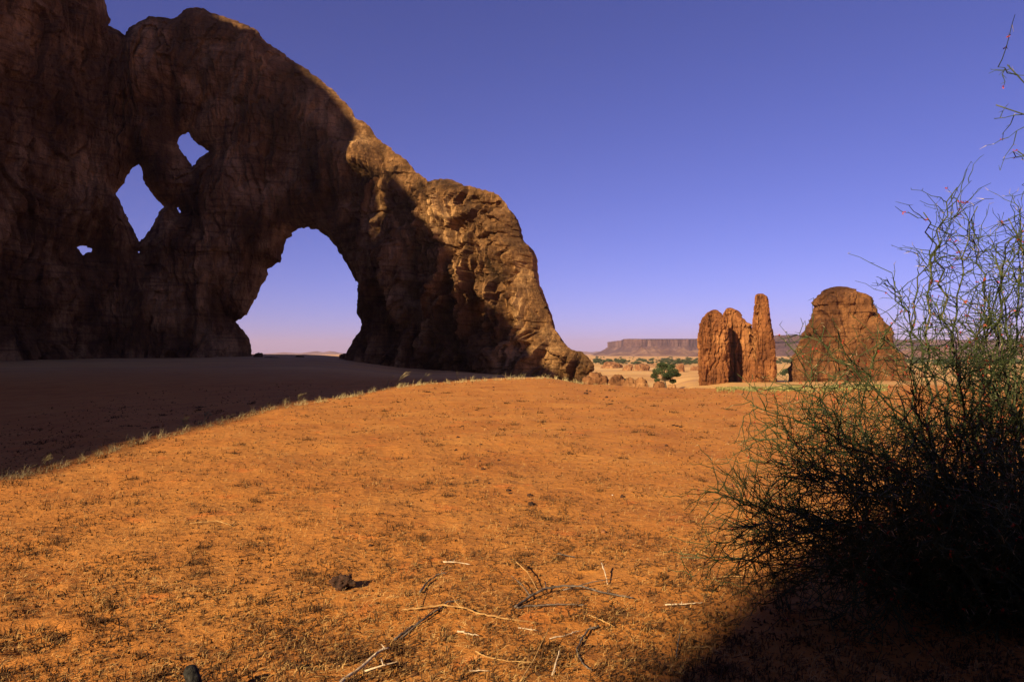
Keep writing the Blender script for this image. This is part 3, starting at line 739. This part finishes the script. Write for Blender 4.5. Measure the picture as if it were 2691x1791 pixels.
# ------------------------------------------------------------------ sticks
def zs(a, b): return (900 + a / 2.142, 1300 + b / 2.142)
STK = [
 ([(970, 630), (1060, 580), (1150, 550), (1240, 540), (1350, 540), (1450, 560), (1560, 575), (1635, 580)], 11, 'stick_grey', 'longest arched grey branch lying right of centre', [0, .5, 1, 1.2, 1, .6, .3, 0], [((1060, 580), (1010, 530), (950, 500)), ((1240, 540), (1400, 515), (1555, 510)), ((1150, 550), (1140, 515))]),
 ([(980, 638), (1040, 628), (1170, 620), (1290, 618), (1370, 625)], 8, 'stick_grey', 'straight grey stick with a pale broken end under the arched branch', None, []),
 ([(340, 645), (440, 645), (560, 635), (680, 655), (780, 685), (900, 700), (1000, 710), (1090, 715)], 9, 'stick_gold', 'long golden stick with a pale cut left end', [0, .3, .6, .8, .6, .3, .1, 0], [((430, 640), (415, 600), (405, 555)), ((680, 650), (640, 630), (620, 610))]),
 ([(300, 815), (370, 760), (450, 710), (540, 650), (590, 605), (660, 595)], 11, 'stick_grey', 'dark forked branch crossing under the golden stick', None, [((330, 812), (440, 745), (520, 690))]),
 ([(440, 550), (480, 495), (530, 455), (595, 440)], 9, 'stick_grey', 'short dark curved stick above the golden stick', None, []),
 ([(1440, 740), (1380, 760), (1340, 820), (1315, 870), (1330, 920), (1360, 960), (1400, 990)], 10, 'stick_grey', 'grey stick bent like a hook at lower right of centre', None, []),
 ([(-40, 1075), (90, 1000), (220, 920), (265, 905)], 16, 'stick_pale', 'thick weathered pale branch at the bottom edge', [0, .5, 1.5, 1.5], [((225, 925), (228, 965), (235, 1015)), ((130, 995), (230, 990), (315, 995))]),
 ([(650, 770), (710, 782), (770, 795)], 9, 'stick_pale', 'short bleached stick beside a dark stub', None, []),
 ([(1165, 812), (1260, 790), (1335, 765)], 7, 'stick_pale', 'thin pale stick pointing up to the right', None, []),
 ([(990, 750), (1095, 765)], 6, 'stick_pale', 'short pale stick below the golden stick tip', None, []),
 ([(1810, 622), (1920, 618), (2020, 608)], 7, 'stick_pale', 'white thin stick near the edge of the deep shade', None, []),
 ([(2080, 470), (2150, 462), (2300, 462)], 7, 'stick_gold', 'golden stick beside the lower twigs of the thorn bush', None, []),
 ([(570, 380), (640, 382), (720, 395)], 6, 'stick_pale', 'pale thin stick on bare sand above the dark curved stick', None, []),
 ([(1455, 430), (1475, 470), (1490, 505)], 7, 'stick_pale', 'short whitish stick propped up by the arched branch', [2, 1.2, 0], []),
 ([(750, 880), (805, 910), (920, 935), (1080, 945)], 7, 'stick_gold', 'golden stick near the bottom, meeting a slanted twig', None, []),
 ([(1000, 1045), (1080, 950), (1160, 840)], 7, 'stick_gold', 'slanted golden twig rising from the bottom edge', [0, 1, 3], []),
 ([(715, 990), (830, 990)], 7, 'stick_pale', 'small pale stick next to a long shadow at the bottom', None, []),
 ([(1870, 910), (1880, 850), (1895, 800)], 7, 'stick_grey', 'short grey upright twig left of the deep shade', [0, .5, 1], []),
 ([(1375, 675), (1450, 705), (1530, 745)], 7, 'stick_gold', 'golden twig in the litter above the hook shaped stick', None, []),
 ([(975, 420), (1040, 470), (1100, 555)], 6, 'stick_gold', 'thin golden twig leaning over the arched branch', [2, 1.5, .5], []),
 ([(1180, 1010), (1200, 970), (1220, 935)], 9, 'stick_pale', 'stubby pale twig standing near the bottom edge', [0, 1, 2], []),
 ([(1210, 335), (1310, 355)], 6, 'stick_grey', 'small dark stick far above the arched branch', None, []),
 ([(1930, 860), (2050, 855), (2120, 890)], 6, 'stick_gold', 'thin stick running into the deep shade at right', None, []),
 ([(-850, 165), (-700, 150), (-620, 175), (-595, 160)], 5, 'stick_gold', 'thin crooked straw stick at left on the dune', None, []),
]
for pts, wd, mt, lab, lift, sub in STK:
    def W(a, b_, li=0):
        px, py = zs(a, b_); p = on_ground(px, py); p[2] += 0.012 + li * .03; return p
    c0 = W(*pts[len(pts) // 2]); r0 = wd / 2.142 / F * c0[1] / 2 * 1.2
    P = [W(*p, (lift[i] if lift else .15)) for i, p in enumerate(pts)]
    # resample with slight crookedness
    Q = []; Rd = []
    n = 6
    for i in range(len(P) - 1):
        for j in range(n):
            f_ = j / n; tpos = (i + f_) / (len(P) - 1)
            Q.append(P[i] * (1 - f_) + P[i + 1] * f_ + rr.normal(size=3) * r0 * (.28 if j else 0)); Rd.append(r0 * (1.1 - .55 * tpos) * rr.uniform(.88, 1.12))
    Q.append(P[-1]); Rd.append(r0 * .45)
    mb = MB(); mb.tube(Q, Rd, 7)
    for sp in sub:
        S_ = [W(*p, .2 + .8 * i_) for i_, p in enumerate(sp)]; mb.tube(S_, [r0 * .6, r0 * .45, r0 * .25][:len(S_)], 5)
    for _ in range(2):
        j = rr.integers(1, len(Q) - 1); d = rr.normal(size=3); d[2] = abs(d[2]); d /= np.linalg.norm(d)
        mb.tube([Q[j], Q[j] + d * r0 * 4], [r0 * .5, r0 * .25], 4)
    o = mb.build('stick', M[mt], loc=tuple(float(v) for v in P[0])); props(o, lab, 'stick', 'dry sticks lying on the sand')
# broken stub at the bottom edge
b0 = np.array([(545 - SX) / F * 3.0, 3.0, gz(-1.3, 3.0) - .05]); t0 = at(507, 1741, 3.12)
mb = MB(); n = 12
Q = [b0 + (t0 - b0) * i / n + rr.normal(size=3) * .002 for i in range(n + 1)]
mb.tube(Q, [.034 * (1 - .1 * i / n) * rr.uniform(.93, 1.07) for i in range(n)] + [.020], 14)
for _ in range(9):
    j = rr.integers(2, n); d = rr.normal(size=3); d[1] -= .3; d /= np.linalg.norm(d); mb.tube([Q[j] + d * .02, Q[j] + d * .05], [.006, .001], 4)
o = mb.build('broken_stub', M['char'], loc=tuple(float(v) for v in b0)); props(o, 'thick dark broken branch stub poking up at the bottom edge', 'branch stub')

# ------------------------------------------------------------------ litter and grasses (uncountable)
def scatter_depth(n, y0, y1, r_, wid=1.03, pw=1.0):
    """even in picture-like density: depth ~ 1/row"""
    iv = r_.uniform(1 / y1, 1 / y0, n); y = 1 / iv
    y = np.where(r_.random(n) < pw, y, r_.uniform(y0, y1, n))
    x = r_.uniform(-0.76 * wid, 0.76 * wid, n) * y
    return x, y
def sprig_mesh(name, x, y, hgt, mat, blades, r_, lean=0.9, wd=.0022, curl=.5, label=None, kind='stuff', upb=0.3, scale_w=True):
    n = len(x); z = ground(x, y)
    Vs = []; Fs = []; base = 0
    for bidx in range(blades):
        a = r_.uniform(0, 2 * np.pi, n); le = r_.uniform(.1, lean, n); h = hgt * r_.uniform(.5, 1.2, n)
        dx = np.cos(a) * le; dy = np.sin(a) * le; up = np.sqrt(np.clip(1 - np.minimum(le, .97) ** 2, .05, 1)) + upb * 0
        dist = np.sqrt(x * x + y * y); wdt = wd * (np.maximum(1, dist / 9) if scale_w else 1)
        sx = -np.sin(a) * wdt; sy = np.cos(a) * wdt
        jx = r_.normal(size=n) * .2 * hgt; jy = r_.normal(size=n) * .2 * hgt
        p0 = np.stack([x + jx * 0.5, y + jy * 0.5, z - .003], 1); m1 = p0 + np.stack([dx * h * .5, dy * h * .5, up * h * .55], 1)
        tpp = p0 + np.stack([dx * h * (1 + curl * .5), dy * h * (1 + curl * .5), up * h * (1 - curl * .35)], 1)
        sd2 = np.stack([sx, sy, 0 * sx], 1); sz = np.stack([0 * sx, 0 * sx, wdt * .6 + 0 * sx], 1)
        Vb = np.stack([p0 - sd2, p0 + sd2, m1 + sd2 * .8 + sz, tpp, m1 - sd2 * .8 - sz], 1).reshape(-1, 3)
        o_ = base + np.arange(n)[:, None] * 5
        Fs.append(np.concatenate([o_ + 0, o_ + 1, o_ + 2, o_ + 4], 1)); Fs.append(np.concatenate([o_ + 4, o_ + 2, o_ + 3, o_ + 3], 1))
        Vs.append(Vb); base += n * 5
    V_ = np.concatenate(Vs); Fq = np.concatenate(Fs)
    quads = [tuple(f) if f[2] != f[3] else tuple(f[:3]) for f in Fq.tolist()]
    o = mesh_obj(name, V_, quads, mat, smooth=False); props(o, label, None, None, kind); return o
r_ = np.random.default_rng(21)
# patchy mask so the litter clumps
def clumped(x, y, thr, fr):
    return (.7 * pn(x * fr, y * fr, 9.1) + .6 * pn(x * fr * 2.7, y * fr * 2.7, 3.3) + r_.uniform(-.55, .55, len(x))) > thr
def on_dune(x, y):
    col = SX + F * x / y
    lim = np.interp(col, [-100, 0, 343, 690, 1050, 1430, 1600, 2691], [22, 24, 38, 60, 60, 46, 44, 60])
    return y < lim
x, y = scatter_depth(50000, 2.9, 45, r_)
k_ = clumped(x, y, .12, 1.3) & on_dune(x, y); x, y = x[k_], y[k_]
sprig_mesh('ground_litter', x, y, (.014 + .045 * r_.random(len(x)) ** 3) * (1 + y / 22), M['litter'], 3, r_, 1.2, .0030, .6, 'dead twiggy litter strewn over the sand')
x, y = scatter_depth(30000, 2.9, 50, r_)
k_ = clumped(x + 50, y, -.15, .8) & on_dune(x, y); x, y = x[k_], y[k_]
sprig_mesh('dry_grass', x, y, .045 * (1 + y / 22), M['straw'], 2, r_, 1.1, .0011, .8, 'sparse golden straw over the dune')
# bigger dead clumps
cx_, cy_ = scatter_depth(620, 2.9, 30, r_); rep = r_.integers(6, 26, len(cx_))
x = np.repeat(cx_, rep); y = np.repeat(cy_, rep); sg = np.repeat(.03 + .10 * r_.random(len(cx_)) ** 2, rep) * (1 + y / 25)
x = x + r_.normal(size=len(x)) * sg; y = y + r_.normal(size=len(y)) * sg; k_ = on_dune(x, y) & (y > 2.6); x, y = x[k_], y[k_]
sprig_mesh('dead_clumps', x, y, (.025 + .05 * r_.random(len(x)) ** 2) * (1 + y / 25), M['litter'], 3, r_, 1.1, .0026, .6, 'clumps of dead twiggy plants on the sand')
# small dark crumbs, flat leaflets
x, y = scatter_depth(12000, 2.9, 30, r_); k_ = clumped(x + 9, y + 4, .12, 1.9) & on_dune(x, y); x, y = x[k_], y[k_]
sprig_mesh('leaf_crumbs', x, y, .018 * (1 + y / 20), M['litter'], 4, r_, 1.4, .0060, .3, 'dark leaf crumbs gathered in patches on the sand')
# crest grass
n = 2600
cols = r_.uniform(-60, 1600, n)
cd = np.interp(cols, [-60, 0, 171, 343, 514, 690, 857, 1028, 1200, 1348, 1440, 1600], [8.3, 8.6, 10, 12.1, 14.7, 18.6, 23.7, 31.5, 39.5, 45, 46, 44])
y = cd * (1 + np.abs(r_.normal(size=n)) * .05 - .015); x = (cols - SX) / F * y
k_ = (1.5 * pn(cols / 26., cols * 0, 2) + r_.uniform(-.5, .5, n)) > .0; x, y, cols = x[k_], y[k_], cols[k_]
hh_ = (0.045 + .0045 * y) * (0.35 + 1.9 * r_.random(len(x)) ** 4)
sprig_mesh('crest_grass', x, y, hh_, M['edge'], 5, r_, .75, .0015, .5, 'pale dry grass fringing the shaded crest of the dune')
# greenish grass by the pinnacles
n = 5000; px = r_.uniform(1880, 2330, n); py = 1024 + 9 * r_.normal(size=n) * .9
y = np.array([EYE / ((b_ - HZ) / F) for b_ in np.clip(py, 1012, 1052)]); x = (px - SX) / F * y
y = y * 1.18; x = x * 1.18
k_ = (pn(px / 40, py / 14, 1.2) > -.08); x, y = x[k_], y[k_]
sprig_mesh('green_grass', x, y, .17 + 0 * x, M['green_grass'], 4, r_, .8, .004, .5, 'thin greenish grass on the sand below the rock towers')
# taller plume grasses on the crest
def tuft(px, py, hpx, lean, lab):
    P0 = on_ground(px, py); h = hpx / F * P0[1]; mb = MB()
    for _ in range(9):
        l_ = lean + rr.normal() * .25; hh1 = h * rr.uniform(.55, 1.05); b1 = rr.normal(size=3) * .03; b1[2] = 0
        pts = [b1 + np.array([l_ * hh1 * s * s, rr.normal() * .02, hh1 * s * (1 - .15 * s)]) for s in (0, .3, .6, .85, 1)]
        mb.tube(pts, [.004, .0035, .003, .006 + .004 * rr.random(), .002], 4)
        for s_ in range(10):
            q0 = pts[3] + (pts[4] - pts[3]) * rr.uniform(-.6, 1); mb.tube([q0, q0 + np.array([.05 * rr.random() + .01, rr.normal() * .015, .03 * rr.normal()])], [.004, .001], 3)
    o = mb.build('grass_tuft', M['edge']); o.location = P0; props(o, lab, 'grass tuft', 'tall plumed grass tufts on the crest')
for a in ((1018, 1014, 36, .5, 'leftmost leaning plume of tall pale grass on the crest'), (1045, 1012, 44, .7, 'tallest leaning plume of pale grass on the crest'),
          (1112, 1004, 30, .5, 'pale grass plume right of the tallest pair on the crest'), (1200, 999, 30, .2, 'upright pale grass tuft nearer the arch foot'),
          (545, 1100, 24, .2, 'pale grass tuft on the crest below the large opening left pillar'), (485, 1118, 28, .2, 'bushy pale grass tuft on the lower left crest'),
          (120, 1222, 34, .3, 'thin grass tuft near the left end of the crest'), (785, 1052, 24, .3, 'short grass tuft on the crest under the large opening')):
    tuft(*a)

# ------------------------------------------------------------------ thorn bush
bc = np.array([3.15, 4.25, 0.]); bc[2] = gz(bc[0], bc[1])
bush = empty('thorn_bush', bc); props(bush, 'big tangled green thorn bush with red flowers at the right', 'bush')
stems, twigs, thorns, flowers = MB(), MB(), MB(), MB()
rb = np.random.default_rng(5)
def unit(v): return v / (np.linalg.norm(v) + 1e-9)
def zig(p, d, L, n, wob, droop=0.0, zz=.25):
    pts = [p]; s = L / n; side = unit(np.cross(d, rb.normal(size=3)))
    for i in range(n):
        d = unit(d + wob * rb.normal(size=3) + np.array([0, 0, -droop]))
        pts.append(pts[-1] + s * unit(d + side * zz * (1 if i % 2 else -1)))
    return pts, d
def flower(p):
    for _ in range(5):
        d = unit(rb.normal(size=3)); e = unit(np.cross(d, rb.normal(size=3))); s = rb.uniform(.005, .010)
        flowers.poly([p, p + d * s + e * s * .5, p + d * s * 1.6, p + d * s - e * s * .5])
def grow_twig(p, d, L, lvl):
    n = max(3, int(L / .055)); pts, d2 = zig(p, d, L, n, .10, 0, .22)
    r0 = .0036 if lvl == 2 else .0028
    twigs.tube(pts, np.linspace(r0, .0014, len(pts)), 3, False)
    for i in range(1, len(pts)):
        if rb.random() < .62:
            q_ = unit(rb.normal(size=3) + .6 * d); l2 = rb.uniform(.012, .040)
            thorns.tube([pts[i], pts[i] + q_ * l2], [.0018, .0004], 3, False) if rb.random() < .35 else twigs.tube([pts[i], pts[i] + q_ * l2], [.0020, .0007], 3, False)
        if rb.random() < .05: flower(pts[i] + rb.normal(size=3) * .004)
        if lvl == 2 and rb.random() < .55:
            grow_twig(pts[i], unit(.8 * d + rb.normal(size=3) * .75), rb.uniform(.09, .30), 3)
def grow_branch(pts, r0, dens=1.0, twl=(.14, .44)):
    stems.tube(pts, np.linspace(r0, .0030, len(pts)), 5)
    tot = len(pts)
    for i in range(1, tot):
        d = unit(pts[i] - pts[i - 1])
        f_ = i / tot
        m_ = rb.poisson(dens * (1.15 if f_ > .25 else .5))
        for _ in range(m_):
            grow_twig(pts[i] + (pts[i - 1] - pts[i]) * rb.random(), unit(.7 * d + .75 * rb.normal(size=3)), rb.uniform(*twl) * (1.1 - .5 * f_), 2)
def bez(p0, p1, bend, n=16):
    mid = (p0 + p1) / 2 + bend; out = []
    side = unit(np.cross(p1 - p0, rb.normal(size=3)))
    for i in range(n + 1):
        t_ = i / n; p = (1 - t_)**2 * p0 + 2 * t_ * (1 - t_) * mid + t_**2 * p1
        out.append(p + side * .014 * (1 if i % 2 else -1) * (i > 0) + rb.normal(size=3) * .006)
    return out
def rel(px, py, y): return at(px * 1.1422, py * 1.1422, y) - bc
# limbs that reach the places they reach in the photograph (pixels of the 2356 wide view, depth)
LIMB = [((1725, 1335), 4.25), ((1775, 1375), 4.1), ((1850, 1390), 4.0), ((1900, 1430), 3.8), ((1815, 1325), 4.5), ((1950, 1380), 3.7), ((1750, 1290), 4.4), ((1880, 1340), 4.3), ((2000, 1420), 3.6), ((1690, 1160), 4.0), ((1700, 1255), 4.1), ((1745, 1120), 3.9), ((1755, 1010), 4.1), ((1790, 1150), 4.3), ((1735, 1225), 4.5), ((1810, 1050), 4.0), ((1840, 960), 4.2), ((1725, 938), 3.9), ((1640, 1130), 3.8), ((1690, 1215), 3.5), ((1760, 1060), 4.2), ((1790, 980), 4.4), ((1700, 1300), 3.7), ((1730, 1180), 4.4), ((1860, 870), 4.0), ((1855, 770), 3.7),
        ((1960, 830), 3.8), ((2050, 650), 3.6), ((2045, 760), 4.0), ((2130, 490), 3.6), ((2200, 430), 3.7), ((2160, 560), 4.1), ((2250, 470), 4.0), ((2150, 700), 3.5), ((2330, 540), 3.5), ((2320, 620), 3.6),
        ((2350, 720), 4.3), ((2000, 950), 4.6), ((1900, 1000), 3.4), ((1850, 1120), 3.3), ((1800, 1230), 3.6), ((1950, 1150), 3.2), ((2100, 900), 3.3), ((2200, 800), 3.2),
        ((2080, 1020), 3.1), ((2250, 960), 3.1), ((2350, 800), 3.3), ((2180, 1120), 3.0), ((2330, 1080), 3.0), ((2000, 1250), 3.4), ((1900, 1290), 3.6), ((2120, 1240), 3.2), ((1980, 1080), 4.8), ((2150, 960), 4.9),
        ((2300, 860), 4.8), ((2080, 1130), 5.0), ((2280, 1040), 5.2), ((2380, 940), 4.6), ((2420, 700), 4.0), ((2300, 720), 3.8), ((2270, 640), 4.2), ((2350, 630), 3.9), ((2230, 760), 4.4), ((2330, 500), 4.1), ((2290, 560), 4.0), ((2340, 800), 4.1), ((2280, 830), 4.5), ((2360, 560), 3.9), ((2240, 530), 4.1), ((2350, 470), 4.4), ((2210, 680), 4.0), ((1760, 1260), 4.1), ((1820, 1180), 4.8), ((1880, 940), 4.6)]
for (p, y_) in LIMB:
    e = rel(*p, y_)
    s0 = np.array([rb.normal() * .28, rb.normal() * .25, -.03]); 
    L = np.linalg.norm(e - s0)
    pts = bez(s0, e, np.array([-.05 * L, 0, .22 * L]) + rb.normal(size=3) * .08 * L, max(8, int(L / .12)))
    hi = p[1] < 800
    grow_branch(pts, .0055 + .0022 * L, 1.8 if hi else 2.6, (.10, .30) if hi else (.14, .46))
# filler limbs for the dense heart of the bush
for _ in range(38):
    a = rb.uniform(0, 2 * math.pi); el = rb.uniform(.08, 1.2); L = rb.uniform(.9, 1.75)
    d = np.array([math.cos(a) * math.cos(el), math.sin(a) * math.cos(el), math.sin(el)])
    s0 = np.array([rb.normal() * .3, rb.normal() * .3, -.03]); e = s0 + d * L
    grow_branch(bez(s0, e, np.array([0, 0, .2 * L]) + rb.normal(size=3) * .1, max(8, int(L / .12))), .008, 2.2)
# high limb that dips back into the frame at the upper right
for (p, y_) in (((2318, 152), 3.4), ((2306, 235), 3.4), ((2338, 345), 3.5)):
    e = rel(*p, y_); s0 = np.array([.95, -.3, 1.5]); grow_branch(bez(s0, e, np.array([.25, 0, .3]), 12), .007, 1.1, (.10, .28))
stems.tube(bez(np.array([.1, 0, -.03]), np.array([.95, -.3, 1.5]), np.array([.3, 0, .3]), 10), [.02] * 11, 6)
stems.build('stem', M['bush_stem'], bush)
props(twigs.build('twigs', M['bush_twig'], bush), kind='stuff')
props(thorns.build('thorns', M['thorn'], bush), kind='stuff')
props(flowers.build('flowers', M['flower'], bush, smooth=False), kind='stuff')
print('mono', [(round(a_, 1), round(b_, 1)) for a_, b_ in mono][-8:])
print('bush faces', len(stems.f), len(twigs.f), len(thorns.f), len(flowers.f))

# ------------------------------------------------------------------ haze
mz = bpy.data.materials.new('haze'); mz.use_nodes = True; t = mz.node_tree
for n_ in list(t.nodes):
    if n_.type != 'OUTPUT_MATERIAL': t.nodes.remove(n_)
pv = t.nodes.new('ShaderNodeVolumePrincipled'); pv.inputs['Density'].default_value = 0.9e-4
pv.inputs['Color'].default_value = (1.0, 0.72, 0.76, 1); pv.inputs['Anisotropy'].default_value = 0.1
t.links.new(pv.outputs[0], t.nodes['Material Output'].inputs['Volume'])
s_ = 9500
Vh = [(-s_, -s_, -22), (s_, -s_, -22), (s_, s_, -22), (-s_, s_, -22), (-s_, -s_, 175), (s_, -s_, 175), (s_, s_, 175), (-s_, s_, 175)]
o = mesh_obj('haze', Vh, [(3, 2, 1, 0), (4, 5, 6, 7), (0, 1, 5, 4), (1, 2, 6, 5), (2, 3, 7, 6), (3, 0, 4, 7)], mz, smooth=False)
props(o, 'thin violet haze over the far plain', kind='stuff')
